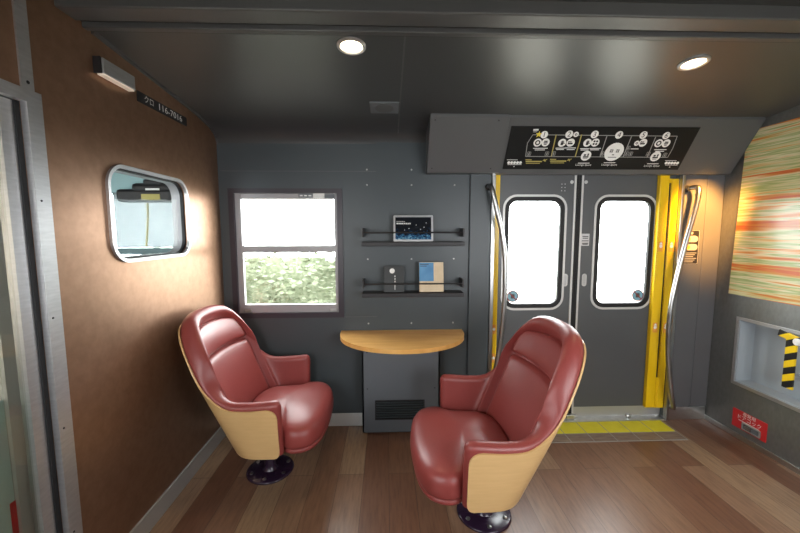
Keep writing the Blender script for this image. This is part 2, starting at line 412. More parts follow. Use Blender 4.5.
# ------------------------------------------------------------------ passenger door leaves
DY = -.045   # w of the leaf face
def door_leaf(name, x0, x1, wx0, wx1, seam_right):
    z0, z1 = .012, 1.865; wz0, wz1 = .865, 1.70
    cx, cz = (wx0 + wx1) / 2, (wz0 + wz1) / 2; w, h = wx1 - wx0, wz1 - wz0
    hole = rrect(cx, cz, w - .02, h - .02, .08, 6)
    d = struct(name, plate(B(), [rect(x0, x1, z0, z1), hole], -.085, DY, MB_), 'door_grey')
    struct('window_ring', plate(B(), [rrect(cx, cz, w + .02, h + .02, .10, 6), rrect(cx, cz, w - .012, h - .012, .085, 6)], DY - .002, DY + .006, MB_), 'alu_light', d)
    struct('window_gasket', plate(B(), [rrect(cx, cz, w - .010, h - .010, .084, 6), rrect(cx, cz, w - .075, h - .075, .06, 6)], DY - .02, DY + .004, MB_), 'rubber', d)
    struct('window_pane', plate(B(), [rrect(cx, cz, w - .07, h - .07, .06, 6)], DY - .016, DY - .012, MB_), 'glass', d)
    struct('kick_plate', plate(B(), [rect(x0, x1, z0, .088)], DY, DY + .002, MB_), 'kick', d)
    e = x1 if seam_right else x0; s = -1 if seam_right else 1
    struct('edge_strip', plate(B(), [rect(min(e + s * .018, e + s * .032), max(e + s * .018, e + s * .032), z0, z1)], DY, DY + .006, MB_), 'alu_light', d)
    struct('edge_seal', plate(B(), [rect(min(e, e + s * .018), max(e, e + s * .018), z0, z1)], DY - .01, DY + .003, MB_), 'rubber', d)
    hx = e + s * .070
    hd = struct('door_pull', plate(B(), [rrect(hx, 1.08, .034, .095, .0165, 6), rrect(hx, 1.08, .022, .08, .0105, 6)], DY, DY + .004, MB_), 'alu_light', d, smooth=True)
    struct('pull_recess', plate(B(), [rrect(hx, 1.08, .022, .08, .0105, 6)], DY, DY + .001, MB_), 'steel', hd)
    struct('bolt', lathe(B(), [(.013, 0), (.012, .004), (0, .005)], 14, MB_ @ Matrix.Translation((e + s * .05, 1.80, DY))), 'alu_light', d)
    # round sticker
    sxp = wx0 + .085 if seam_right else wx1 - .085
    sk = struct('sticker', plate(B(), [disc(sxp, 0.958, .045, 24), disc(sxp, 0.958, .038, 24)], DY - .012, DY - .0105, MB_), 'dark_red', d)
    struct('sticker_face', plate(B(), [disc(sxp, 0.958, .038, 24)], DY - .012, DY - .011, MB_), 'sticker_blue', sk)
    bm = plate(B(), [rrect(sxp, .958, .030, .034, .006, 3)], DY - .011, DY - .0103, MB_); struct('sticker_mark', bm, 'slate_dark', sk)
    mt = MB_ @ Matrix.Translation((sxp, .958, DY - .0102)) @ Matrix.Rotation(R(-45), 4, 'Z')
    struct('sticker_bar', plate(B(), [rect(-.038, .038, -.004, .004)], 0, .0006, mt), 'dark_red', sk)
    return d
d1 = door_leaf('door_1', .77, 1.394, .850, 1.305, True)
d2 = door_leaf('door_2', 1.398, 2.12, 1.530, 1.980, False)
bm = plate(B(), [rect(1.432, 1.492, 1.336, 1.425)], DY, DY + .002, MB_); lab = struct('door_label', bm, 'alu', d2)
bm = B()
for z, w in ((1.405, .045), (1.392, .04), (1.372, .05), (1.355, .045), (1.347, .04)): plate(bm, [rect(1.462 - w / 2, 1.462 + w / 2, z - .003, z + .003)], DY + .002, DY + .0026, MB_)
struct('label_lettering', bm, 'black', lab)
for k in range(6):
    x = 1.27 + .024 * (k % 2); z = 1.785 - .024 * (k // 2)
    struct('rivet', lathe(B(), [(.004, 0), (.003, .002), (0, .002)], 8, MB_ @ Matrix.Translation((x, z, DY))), 'alu', d1)
# threshold and jambs
bm = B(); box(bm, DX0, DX1, -.022, .075, -.004, .008, bev=.003); struct('threshold', bm, 'steel')['kind'] = 'structure'
bm = B(); box(bm, 1.335, 1.46, .02, .045, .008, .03, bev=.004); box(bm, 1.36, 1.42, .0, .03, .008, .045, bev=.004)
tag(new('door_stop', bm, 'steel'), 'small steel door stop on the threshold under the seam of the two door leaves', 'door stop')
bm = B(); box(bm, 1.84, 1.875, .01, .04, .008, .032, bev=.008)
tag(new('door_guide', bm, 'steel'), 'small steel roller guide on the threshold under the right door leaf', 'door guide')
bm = B(); box(bm, .737, .763, -.03, 0, 0, 1.85, bev=.003); struct('trim_6', bm, 'chrome')
bm = B(); box(bm, 2.112, 2.134, -.03, 0, 0, 1.85, bev=.003); struct('trim_7', bm, 'chrome')

# yellow guard strips of the doorway
t = thing('guard_strip', 'tall yellow double guard strip with dark slot at the right edge of the doorway', 'guard strip', (2.04, 0, 0))
bm = B(); box(bm, -.064, .004, .006, .040, .09, 1.848, bev=.003); new('door_band', bm, 'yellow', t)
bm = B(); box(bm, .017, .070, .0, .040, .09, 1.82, bev=.003); box(bm, .004, .017, .004, .04, .09, .33); box(bm, .004, .017, .004, .04, 1.79, 1.82); new('frame_band', bm, 'yellow', t)
bm = B(); box(bm, .004, .017, .012, .04, .33, 1.79); new('slot', bm, 'rubber', t)
for x, yy, z in ((-.032, .0055, 1.33), (-.032, .0055, .72), (.044, -.0005, 1.33), (.044, -.0005, .72)):
    mt = frame_of((x, yy, z), (1, 0, 0), (0, 0, 1))
    k = new('warning_sticker', plate(B(), [rrect(0, 0, .034, .075, .004, 2)], 0, .0015, mt), 'orange', t)
    new('warning_mark', plate(plate(B(), [disc(0, .002, .012, 16)], .0015, .0022, mt), [[(-.012, .016), (.012, .016), (0, .034)]], .0015, .0022, mt), 'white', k)
t = thing('guard_strip', 'single narrow yellow guard strip at the left edge of the doorway behind the bent rail', 'guard strip', (.785, 0, 0))
bm = B(); box(bm, -.019, .022, .012, .045, .02, 1.85, bev=.003); new('door_band', bm, 'yellow', t)
for z in (.72, .50):
    mt = frame_of((0, .0115, z), (1, 0, 0), (0, 0, 1))
    k = new('warning_sticker', plate(B(), [rrect(0, 0, .03, .07, .004, 2)], 0, .0015, mt), 'orange', t)
    new('warning_mark', plate(B(), [disc(0, 0, .011, 16)], .0015, .0022, mt), 'white', k)

# ------------------------------------------------------------------ grab rails
def rail(name, label, pts, hook):
    t = thing(name, label, 'grab rail', pts[0])
    o = Vector(pts[0])
    new('rail_tube', tube(B(), [p - o for p in catmull(pts, 10)], .0165, 14), 'chrome', t, smooth=True)
    m0 = frame_of(Vector(pts[0]) - o, (1, 0, 0), (0, 0, 1))
    new('top_bracket', lathe(B(), [(.024, -.004), (.024, .006), (.016, .012), (.016, .03)], 20, m0), 'black' if hook else 'chrome', t, smooth=True)
    m1 = frame_of(Vector(pts[-1]) - o, (1, 0, 0), (0, 0, 1))
    new('bottom_bracket', lathe(B(), [(.022, -.004), (.022, .006), (.016, .012), (.016, .03)], 20, m1), 'chrome', t, smooth=True)
rail('grab_rail', 'bent steel grab rail left of the passenger door, partly behind the right-hand red chair',
     [(.712, -.026, 1.755), (.712, -.07, 1.755), (.722, -.095, 1.72), (.755, -.10, 1.58), (.790, -.10, 1.44), (.818, -.10, 1.24), (.822, -.10, .95), (.80, -.10, .66), (.765, -.10, .42), (.735, -.09, .2), (.712, -.06, .12), (.712, -.026, .115)], True)
rail('grab_rail', 'bent steel grab rail right of the passenger door beside the yellow strips',
     [(2.150, -.016, 1.745), (2.165, -.05, 1.75), (2.178, -.085, 1.745), (2.172, -.10, 1.69), (2.155, -.10, 1.58), (2.11, -.10, 1.38), (2.062, -.10, 1.125), (2.03, -.10, .87), (2.035, -.10, .58), (2.07, -.10, .31), (2.115, -.085, .15), (2.15, -.05, .115), (2.155, -.018, .115)], True)

# ------------------------------------------------------------------ overhead header with car map
HY0, HZ0, HY1, HZ1 = -.06, 1.842, -.27, 2.165
t = thing('overhead_cover', 'sloping grey cover over the passenger door carrying the black car map', 'door cover', (.27, 0, HZ0))
loop = [(0.0, 0), (HY0, 0), (HY1, HZ1 - HZ0 - .012), (HY1, HZ1 - HZ0 + .005), (-.10, 2.138 - HZ0), (-.02, 2.09 - HZ0), (0, 2.04 - HZ0)]
mx = frame_of((0, 0, 0), (0, 1, 0), (0, 0, 1))
new('cover_panel', plate(B(), [loop], .50, XR - .288, mx), 'header', t)
loop2 = [(0.0, 0), (HY0 - .035, 0), (HY1 - .012, HZ1 - HZ0 - .012), (HY1 - .012, HZ1 - HZ0 + .005), (-.10, 2.138 - HZ0), (-.02, 2.09 - HZ0), (0, 2.04 - HZ0)]
new('end_cover', plate(B(), [loop2], 0, .495, mx), 'header', t)
for x in (.03, .43):
    for q in (.08, .94):
        p = Vector((x, HY0 - .035 + (HY1 - HY0 + .023) * q, (HZ1 - HZ0 - .012) * q))
        new('screw', lathe(B(), [(.005, 0), (.004, .002), (0, .002)], 10, frame_of(p, (1, 0, 0), (0, HY1 - HY0, HZ1 - HZ0))), 'black', t)
# map: plane on the sloping face
sv = Vector((0, HY1 - HY0, HZ1 - HZ0 - .012)); SL = sv.length; sv.normalize()
sgn = thing('car_map_sign', 'black car map sign with white numbered circles on the cover over the door', 'sign', (.79, HY0 + sv.y * .035, HZ0 + sv.z * .035))
SW, SH = 1.235, SL - .085
MS = frame_of((0, 0, 0), (1, 0, 0), sv)
new('sign_face', plate(B(), [rect(0, SW, 0, SH)], 0, .004, MS), 'sign_black', sgn)
def sg(X, Y):   # drawing units of the map -> metres on the panel
    yt = 45 + (X - 88) * 25 / 667; yb = 207 + (X - 58) * 13 / 642
    v = (yb - Y) / (yb - yt); xl = 58 + 30 * v; xr = 700 + 55 * v
    return (X - xl) / (xr - xl) * SW, v * SH
K = SW / 650
def sgd(bm, X, Y, r, w=.0052, n=22, sy=1.0):
    u, v = sg(X, Y); plate(bm, [[(u + r * K * cos(2 * pi * i / n), v + r * K * sin(2 * pi * i / n) * sy) for i in range(n)]], .004, w, MS)
def sgl(bm, a, b, th=1.1, w=.0046):
    a = Vector(sg(*a)); b = Vector(sg(*b)); d = (b - a).normalized() * th * K; n = Vector((-d.y, d.x)) 
    plate(bm, [[tuple(a + n), tuple(a - n), tuple(b - n), tuple(b + n)]], .004, w, MS)
bm = B()
ol = [(163, 78), (677, 97), (668, 140), (655, 172), (140, 158), (145, 108), (163, 78)]
for a, b in zip(ol, ol[1:]): sgl(bm, a, b)
for a, b in (((425, 90), (408, 165)), ((513, 93), (492, 167)), ((600, 97), (580, 170))): sgl(bm, a, b, 1.4)
new('car_outline', bm, 'grey_print', sgn)
bm = B()
for a, b in (((245, 80), (232, 161)), ((335, 82), (318, 164))): sgl(bm, a, b, 1.8, .0048)
for x0 in (140, 228):
    for k, (l, th) in enumerate(((22, 1.6), (58, 2.2), (50, 1.2))): sgl(bm, (x0 + k, 171 + 7 * k), (x0 + k + l, 172 + 7 * k), th)
    sgl(bm, (x0 + 62, 177), (x0 + 78, 171), 1.2); sgl(bm, (x0 + 66, 171), (x0 + 72, 179), 2.)
new('yellow_print', bm, 'khaki_print', sgn)
bm = B()
st = []
cu, cv = sg(184, 77)
for i in range(10):
    a = pi / 2 + i * pi / 5; r = (11 if i % 2 == 0 else 4.6) * K; st.append((cu + r * cos(a), cv + r * sin(a)))
plate(bm, [st], .004, .0068, MS)
new('star_mark', bm, 'yellow_print', sgn)
W2 = .006
def ring(bm, X, Y, r0, r1):
    u, v = sg(X, Y); plate(bm, [disc(u, v, r0 * K, 18), disc(u, v, r1 * K, 18)], .005, W2, MS)
def blk(bm, X, Y, w, h, dx=0, dy=0):
    u, v = sg(X, Y); plate(bm, [rrect(u + dx * K, v + dy * K, w * K, h * K, min(w, h) * .25 * K, 3)], .005, W2, MS)
for s_, X, Y, r in [('1', 203, 79, 12.5), ('2', 291, 80, 13), ('3', 381, 83, 13), ('4', 468, 87, 13), ('5', 555, 90, 13), ('6', 637, 94, 12.5)]:
    bm = B(); sgd(bm, X, Y, r); c = new('number_circle', bm, 'white', sgn)
    u, v = sg(X, Y); new('digit', text(B(), s_, .047, MS @ Matrix.Translation((u, v, .0058))), 'black', c)
icons = [(181, 107, 14, 'ring'), (209, 107, 14, 'seat'), (268, 110, 14, 'hand'), (298, 110, 14, 'bed'), (358, 112, 14, 'hand'), (386, 112, 14, 'wheel'), (357, 160, 18, 'lounge'), (457, 148, 33, 'flower'), (535, 118, 9, 'dot'), (557, 117, 14, 'bed'), (614, 120, 14, 'ring'), (641, 121, 14, 'seat'), (610, 168, 18, 'lounge'), (315, 81, 9, 'dot')]
for X, Y, r, kd in icons:
    bm = B(); sgd(bm, X, Y, r, .005); c = new('symbol_circle', bm, 'white', sgn); bm = B(); u, v = sg(X, Y)
    if kd == 'ring': ring(bm, X, Y, 9, 5)
    elif kd == 'dot': ring(bm, X, Y, 4, 2)
    elif kd == 'seat': blk(bm, X, Y, 12, 4, 0, 4); blk(bm, X, Y, 14, 3, 0, -1); blk(bm, X, Y, 10, 3, 0, -6)
    elif kd == 'hand':
        blk(bm, X, Y, 9, 9, 0, -3)
        for k in range(4): blk(bm, X, Y, 1.8, 9, -3.6 + 2.4 * k, 4 - abs(k - 1.5))
        blk(bm, X, Y, 6, 2.4, 6, -1)
    elif kd == 'bed': blk(bm, X, Y, 15, 5, 0, -3); blk(bm, X, Y, 9, 3, -2, 3); blk(bm, X, Y, 2, 12, -8, 0)
    elif kd == 'wheel':
        for k in range(4):
            a = pi / 4 + k * pi / 2; plate(bm, [disc(u + 6.5 * K * cos(a), v + 6.5 * K * sin(a), 3.6 * K, 12)], .005, W2, MS)
    elif kd == 'lounge': blk(bm, X, Y, 20, 5, 0, -4); blk(bm, X, Y, 8, 6, -5, 3); blk(bm, X, Y, 5, 9, 6, 4); blk(bm, X, Y, 16, 1.5, 0, -10)
    else:
        for q in (-1, 1):
            for k in range(4):
                a = k * pi / 2 + pi / 4
                plate(bm, [disc(u + (q * 11 + 4.5 * cos(a)) * K, v + (4 + 4.5 * sin(a)) * K, 2.6 * K, 10)], .005, W2, MS)
        blk(bm, X, Y, 8, 3, 0, -10); blk(bm, X, Y, 30, 2, 0, -19)
    new('symbol', bm, 'black', c)
bm = B()
for k in range(5): sgd(bm, 80 + 10.5 * k, 181 + .3 * k, 5, .005); sgd(bm, 653 + 10.5 * k, 193 + .3 * k, 5, .005)
sgl(bm, (74, 170), (112, 171), .8); sgl(bm, (76, 189), (126, 190), .8); sgl(bm, (648, 184), (690, 185), .8); sgl(bm, (650, 201), (696, 202), .8)
sgl(bm, (97, 197), (101, 197), 1.6); sgl(bm, (666, 209), (670, 209), 1.6)
sgl(bm, (164, 61), (182, 61), 3.); sgl(bm, (164, 68), (178, 68), .8)
for X, Y, w in ((192, 128, 26), (190, 134, 18), (262, 129, 16), (298, 129, 20), (350, 133, 16), (388, 133, 20), (530, 138, 14), (624, 143, 22), (622, 149, 16), (262, 134, 14), (300, 135, 14), (350, 138, 14), (386, 138, 16)):
    sgl(bm, (X - w, Y), (X + w, Y + .6), 1.3)
for X, Y in ((350, 188), (444, 188), (603, 195)): sgl(bm, (X - 20, Y), (X + 22, Y + .6), 1.2)
new('small_print', bm, 'white', sgn)
for X, Y in ((350, 195), (444, 196), (601, 203)):
    u, v = sg(X, Y); new('caption', text(B(), 'Lounge Space', .020, MS @ Matrix.Translation((u, v, .0048))), 'white', sgn)
for X, Y in ((152, 148), (216, 149), (240, 149), (415, 153), (506, 135), (502, 155), (518, 156), (582, 158), (643, 163)):
    bm = B()
    u, v = sg(X, Y); plate(bm, [rrect(u, v, 13 * K, 15 * K, 2 * K, 2), rrect(u, v, 10.5 * K, 12.5 * K, 1 * K, 2)], .004, .0048, MS)
    plate(bm, [rrect(u, v - 1.5 * K, 4.5 * K, 6 * K, 1 * K, 2)], .004, .0048, MS); plate(bm, [disc(u, v + 3.5 * K, 1.8 * K, 8)], .004, .0048, MS)
    new('facility_symbol', bm, 'grey_print', sgn)

# ------------------------------------------------------------------ shelves and what stands on them
def shelf(z, label):
    t = thing('wall_shelf', label, 'shelf', (.175, -.006, z), group=None)
    bm = B(); box(bm, -.353, .353, -.125, 0, -.030, -.002, bev=.003); new('shelf_board', bm, 'shelf', t)
    for s in (-1, 1):
        bm = B(); box(bm, s * .345 - .006, s * .345 + .006, -.122, 0, .032, .092, bev=.003); new('rail_bracket', bm, 'shelf', t)
    new('rail_rod', tube(B(), [(-.345, -.118, .062), (.345, -.118, .062)], .005, 8), 'shelf', t, smooth=True)
shelf(1.375, 'upper dark wall shelf with rail, carrying the framed night picture')
shelf(1.022, 'lower dark wall shelf with rail, carrying the two books')
# framed picture
t = thing('framed_picture', 'small framed night city picture leaning on the upper wall shelf', 'picture', (.178, -.082, 1.374), rot=(R(-9), 0, 0))
w, h = .275, .182
bm = plate(B(), [rrect(0, h / 2, w, h, .008, 3), rect(-w / 2 + .013, w / 2 - .013, .013, h - .013)], 0, .014, frame_of((0, 0, 0), (1, 0, 0), (0, 0, 1))); new('picture_frame', bm, 'alu', t)
bm = plate(B(), [rect(-w / 2 + .012, w / 2 - .012, .012, h - .012)], .002, .008, frame_of((0, 0, 0), (1, 0, 0), (0, 0, 1))); new('print', bm, 'night', t)
bm = B(); mp_ = frame_of((0, -.0082, 0), (1, 0, 0), (0, 0, 1))
for k in range(8): plate(bm, [rect(-.115 + .0125 * k, -.106 + .0125 * k, .120, .130)], 0, .0006, mp_)
for k in range(5): plate(bm, [rect(-.115 + .012 * k, -.106 + .012 * k, .138, .142)], 0, .0006, mp_)
for x, z in ((.02, .115), (.05, .085), (-.03, .09), (.09, .13), (.075, .10), (-.06, .08)): plate(bm, [disc(x, z, .003, 8)], 0, .0006, mp_)
new('print_lettering', bm, 'white', t)
# books
def book(name, label, x, z, w, h, d, cover):
    t = thing(name, label, 'book', (x, -.080, z), rot=(R(-8), 0, 0))
    bm = B(); box(bm, -w / 2, w / 2, -.0, .003, 0, h); box(bm, -w / 2, w / 2, d - .003, d, 0, h); box(bm, -w / 2, -w / 2 + .004, 0, d, 0, h)
    bm.transform(Matrix.Translation((0, -d, 0))); new('cover', bm, cover, t)
    bm = B(); box(bm, -w / 2 + .005, w / 2 - .004, -d + .0035, -.0035, .004, h - .004); new('pages', bm, 'paper', t)
    return t, frame_of((0, -d - .0002, 0), (1, 0, 0), (0, 0, 1))
t, m0 = book('black_book', 'black book with a pale moon spot standing left on the lower wall shelf', .042, 1.021, .142, .182, .016, 'book_black')
bm = plate(B(), [disc(-.012, .148, .018, 20)], 0, .0006, m0)
for k in range(3): plate(bm, [rect(.004, .011, .105 - .018 * k, .115 - .018 * k)], 0, .0006, m0)
plate(bm, [rect(.005, .009, .015, .05)], 0, .0006, m0); new('cover_print', bm, 'white', t)
t, m0 = book('tan_book', 'tan book with a blue cover block standing right on the lower wall shelf', .305, 1.021, .170, .208, .02, 'tan_cover')
new('cover_print', plate(B(), [rect(-.085, .016, .075, .205)], 0, .0006, m0), 'blue_cover', t)
bm = B()
for k, l in enumerate((.06, .045)): plate(bm, [rect(-.078, -.078 + l, .19 - .012 * k, .195 - .012 * k)], .0006, .001, m0)
new('cover_lettering', bm, 'book_black', t)

# ------------------------------------------------------------------ half-round table and heater cabinet
t = thing('wall_table', 'half-round honey-coloured wooden table fixed to the back wall under the shelves', 'table', (.10, -.006, .70))
TW, TD = .44, .445
loop = [(-TW, 0)] + [(-TW * cos(a) if True else 0, -.035 - (TD - .035) * sin(a) ** .9) for a in [pi * i / 40 for i in range(41)]] + [(TW, 0)]
loop = loop[::-1]
bm = plate(B(), [loop], 0, .028)
bm.edges.ensure_lookup_table()
es = [e for e in bm.edges if len(e.link_faces) == 2 and e.calc_face_angle(0) > .8 and abs(e.verts[0].co.z - e.verts[1].co.z) < .001 and min(e.verts[0].co.y, e.verts[1].co.y) < -.001]
bmesh.ops.bevel(bm, geom=es, offset=.006, segments=2, affect='EDGES', profile=.5)
new('tabletop', bm, 'table_wood', t, smooth=True, angle=30)
for x in (-.22, .22):
    bm = plate(B(), [[(0, 0), (-.26, 0), (-.26, -.015), (0, -.07)]], -.012, .012, frame_of((x, 0, 0), (0, 1, 0), (0, 0, 1))); new('table_bracket', bm, 'shelf', t)
t = thing('heater_cabinet', 'grey heater cabinet with a slotted vent under the half-round table', 'cabinet', (.09, -.006, 0))
HW, HD, HH = .275, .115, .63
bm = plate(B(), [rect(-HW, HW, .012, HH), rect(-.185, .165, .105, .247)], HD - .01, HD, MB_)
box(bm, -HW, -HW + .01, -HD, 0, .012, HH); box(bm, HW - .01, HW, -HD, 0, .012, HH); box(bm, -HW, HW, -HD, 0, HH, HH + .01)
new('casing', bm, 'cabinet_grey', t)
g = new('vent_grille', plate(B(), [rect(-.187, .167, .103, .249), rect(-.180, .160, .110, .242)], HD - .012, HD + .002, MB_), 'shelf', t)
bm = B()
for k in range(7):
    z = .116 + k * .0185
    box(bm, -.182, .162, -HD + .0, -HD + .012, z, z + .007, Matrix.Identity(4))
new('vent_slats', bm, 'slate', g)
bm = B(); box(bm, -.185, .165, -HD + .02, -HD + .03, .105, .247); new('vent_backing', bm, 'rubber', g)
bm = B(); box(bm, -HW + .01, HW - .01, -HD + .015, 0, 0, .012); new('plinth', bm, 'shelf', t)
for x in (-.24, .24):
    for z in (.60, .335): new('screw', lathe(B(), [(.005, 0), (.004, .002), (0, .002)], 10, MB_ @ Matrix.Translation((x, z, HD))), 'black', t)

# ------------------------------------------------------------------ swivel tub chairs
ctrl = [  # u, outer bottom point, outer rim point (right half, y>0)
    (0.00, (.182, .345, .30), (.182, .372, .602)),
    (0.12, (.12, .346, .30), (.10, .373, .594)),
    (0.26, (.055, .345, .30), (-.005, .371, .588)),
    (0.36, (.02, .340, .30), (-.09, .366, .596)),
    (0.43, (-.005, .332, .30), (-.160, .358, .640)),
    (0.50, (-.03, .318, .30), (-.222, .342, .706)),
    (0.60, (-.06, .290, .30), (-.288, .311, .818)),
    (0.70, (-.088, .25, .30), (-.342, .266, .908)),
    (0.80, (-.113, .19, .30), (-.382, .203, .964)),
    (0.90, (-.13, .105, .30), (-.408, .113, .984)),
    (1.00, (-.136, 0, .30), (-.416, 0, .988))]
def ctrl_curve(idx):
    half = [c[idx] for c in ctrl]
    full = half + [(x, -y, z) for x, y, z in reversed(half[:-1])]
    us = [c[0] for c in ctrl]; us = us + [2 - u for u in reversed(us[:-1])]
    P = [Vector(p) for p in full]
    def ev(u):
        u = min(max(u, 0), 2)
        for i in range(len(us) - 1):
            if u <= us[i + 1] + 1e-9: break
        u0, u1 = us[i], us[i + 1]; tt = (u - u0) / (u1 - u0); h = u1 - u0
        def tan(k):
            if k == 0: return (P[1] - P[0]) / (us[1] - us[0])
            if k == len(P) - 1: return (P[-1] - P[-2]) / (us[-1] - us[-2])
            return (P[k + 1] - P[k - 1]) / (us[k + 1] - us[k - 1])
        m0, m1 = tan(i) * h, tan(i + 1) * h
        t2, t3 = tt * tt, tt ** 3
        return P[i] * (2 * t3 - 3 * t2 + 1) + m0 * (t3 - 2 * t2 + tt) + P[i + 1] * (-2 * t3 + 3 * t2) + m1 * (t3 - t2)
    return ev
evB, evT = ctrl_curve(1), ctrl_curve(2)
def shell(u, v, off=0.):
    """point on the tub surface: v along the height (in 0..1), off inwards"""
    def S(u, v):
        b, t = evB(u), evT(u); p = b.lerp(t, v)
        k = sin(pi * v) * .012; return p - Vector((k * (1 if .4 < u < 1.6 else 0) * min(1, abs(min(u, 2 - u) - .4) * 3), 0, 0))
    e = 1e-3
    du = S(min(u + e, 2), v) - S(max(u - e, 0), v); dv = S(u, min(v + e, 1)) - S(u, max(v - e, 0))
    n = dv.cross(du).normalized()
    p = S(u, v)
    if n.dot(Vector((.12, 0, .6)) - p) < 0: n = -n
    return p + n * off
def smooth01(a, b, x):
    t = min(max((x - a) / (b - a), 0), 1); return t * t * (3 - 2 * t)
def make_chair(label):
    t = thing('swivel_chair', label, 'chair', (0, 0, 0))
    # ---- leather tub
    bm = B(); rings = []
    us = [0, .006, .015, .03, .05, .08] + [.12 + .035 * i for i in range(26)]; us = [u for u in us if u < .99]; us = us + [1.] + [2 - u for u in reversed(us)]
    for u in us:
        uu = min(u, 2 - u)
        L = (evT(u) - evB(u)).length
        th = .058 + .034 * smooth01(.35, .62, uu)
        thi = th - .056 * smooth01(.50, .66, uu)
        d = uu / .05; k = 1. if d >= 1 else max(.25, sqrt(1 - (1 - d) ** 2))
        drop = (1 - k) * .035
        sec = [(0, .01), (0, L * .35), (0, L * .7), (0, L - th * .5)]
        for i in range(1, 10):
            a = pi - pi * i / 10; sec.append((th / 2 + th / 2 * cos(a), L - th / 2 + th / 2 * sin(a)))
        sec += [(th, L - th * .5), (th - (th - thi) * .25, L - th * .72), (thi + (th - thi) * .15, L - th * .98), (thi, L - th * 1.15), (thi, L * .5), (thi, .01)]
        ring_ = []
        for o, hgt in sec:
            o = th / 2 + (o - th / 2) * k
            hh = hgt - drop * (hgt / L)
            ring_.append(bm.verts.new(shell(u, min(hh / L, 1.), o)))
        rings.append(ring_)
    n = len(rings[0])
    for a, b in zip(rings, rings[1:]):
        for k in range(n): bm.faces.new((a[k], a[(k + 1) % n], b[(k + 1) % n], b[k]))
    bm.faces.new(rings[0]); bm.faces.new(rings[-1])
    new('upholstery', bm, 'leather', t, smooth=True, angle=60)
    # ---- wooden outer shell
    bm = B(); A, Bn = [], []
    u0 = .022; N = 72; us = [u0 + (2 - 2 * u0) * i / N for i in range(N + 1)]
    us = sorted(set([u0 + .0, u0 + .005, u0 + .012, u0 + .022, u0 + .035, u0 + .055, u0 + .08] + us)); us = sorted(set(us + [2 - x for x in us if x < .15]))
    NV = 14
    for u in us:
        L = (evT(u) - evB(u)).length
        dist = min(u, 2 - u) - u0; dist *= .63
        r1, r2 = .055, .035
        c1 = r1 - sqrt(max(0, r1 * r1 - (r1 - min(dist, r1)) ** 2)); c2 = r2 - sqrt(max(0, r2 * r2 - (r2 - min(dist, r2)) ** 2))
        uu = min(u, 2 - u)
        top = L - .027 - .006 * smooth01(.45, .7, uu) - c1; bot = .0 + c2
        colA, colB = [], []
        for j in range(NV + 1):
            hgt = bot + (top - bot) * j / NV
            colA.append(bm.verts.new(shell(u, hgt / L, -.009))); colB.append(bm.verts.new(shell(u, hgt / L, -.001)))
        A.append(colA); Bn.append(colB)
    for i in range(len(us) - 1):
        for j in range(NV):
            bm.faces.new((A[i][j], A[i + 1][j], A[i + 1][j + 1], A[i][j + 1])); bm.faces.new((Bn[i][j], Bn[i][j + 1], Bn[i + 1][j + 1], Bn[i + 1][j]))
        for j in (0, NV): bm.faces.new((A[i][j], A[i + 1][j], Bn[i + 1][j], Bn[i][j]))
    for i in (0, len(us) - 1):
        for j in range(NV): bm.faces.new((A[i][j], A[i][j + 1], Bn[i][j + 1], Bn[i][j]))
    new('wooden_shell', bm, 'ash', t, smooth=True, angle=35)
    # ---- inner back pads
    def pad(name, z0, z1, wa, wb, o0, o1, topround):
        # z0..z1: height of the pad, wa/wb: half spread in u at its bottom and top
        bm = B(); G = []; NU, NW = 36, 22
        for j in range(NW + 1):
            b = -1 + 2 * j / NW; row = []
            wu = wa + (wb - wa) * (b + 1) / 2
            if topround and b > .1:
                q = (b - .1) / .9; wu *= 1 - .5 * (1 - sqrt(max(0, 1 - q * q)))
            for i in range(NU + 1):
                a = -1 + 2 * i / NU; u = 1 + a * wu
                zt = z0 + (z1 - z0) * (b + 1) / 2
                if topround: zt -= .03 * a * a * max(b, 0)
                zb, zz = evB(u).z, evT(u).z
                sh = (1 - abs(a) ** 16) * (1 - abs(b) ** 14)
                o = o0 + (o1 - o0) * max(0, sh) ** .4 + .014 * (1 - a * a) * (1 - b * b)
                row.append(bm.verts.new(shell(u, (zt - zb) / (zz - zb), o)))
            G.append(row)
        for j in range(NW):
            for i in range(NU): bm.faces.new((G[j][i], G[j][i + 1], G[j + 1][i + 1], G[j + 1][i]))
        return new(name, bm, 'leather', t, smooth=True, angle=80)
    pad('back_cushion', .36, .736, .37, .385, .026, .066, False)
    pad('headrest', .738, .905, .385, .36, .026, .068, True)
    # ---- seat
    half = [(-.12, .0), (-.118, .12), (-.09, .21), (-.03, .258), (.06, .272), (.15, .282), (.195, .312), (.235, .320), (.285, .306), (.325, .27), (.355, .20), (.370, .10), (.374, 0)]
    def outline(inset, n=5):
        pts = [Vector((x, y, 0)) for x, y in half]; pts = [Vector((p.x, -p.y, 0)) for p in reversed(pts[1:-1])]; 
        full = [Vector((x, y, 0)) for x, y in half] + pts
        m = len(full); out = []
        for i in range(m):
            p0, p1, p2, p3 = full[i - 1], full[i], full[(i + 1) % m], full[(i + 2) % m]
            for k in range(n):
                q = k / n
                out.append(.5 * ((2 * p1) + (p2 - p0) * q + (2 * p0 - 5 * p1 + 4 * p2 - p3) * q * q + (3 * p1 - p0 - 3 * p2 + p3) * q ** 3))
        c = Vector((.12, 0, 0)); res = []
        for p in out:
            d = p - c; l = d.length; res.append(c + d * (l - inset) / l if inset < .11 else c + d * ((l - .10) / l) * (1 - (inset - .10)))
        return res
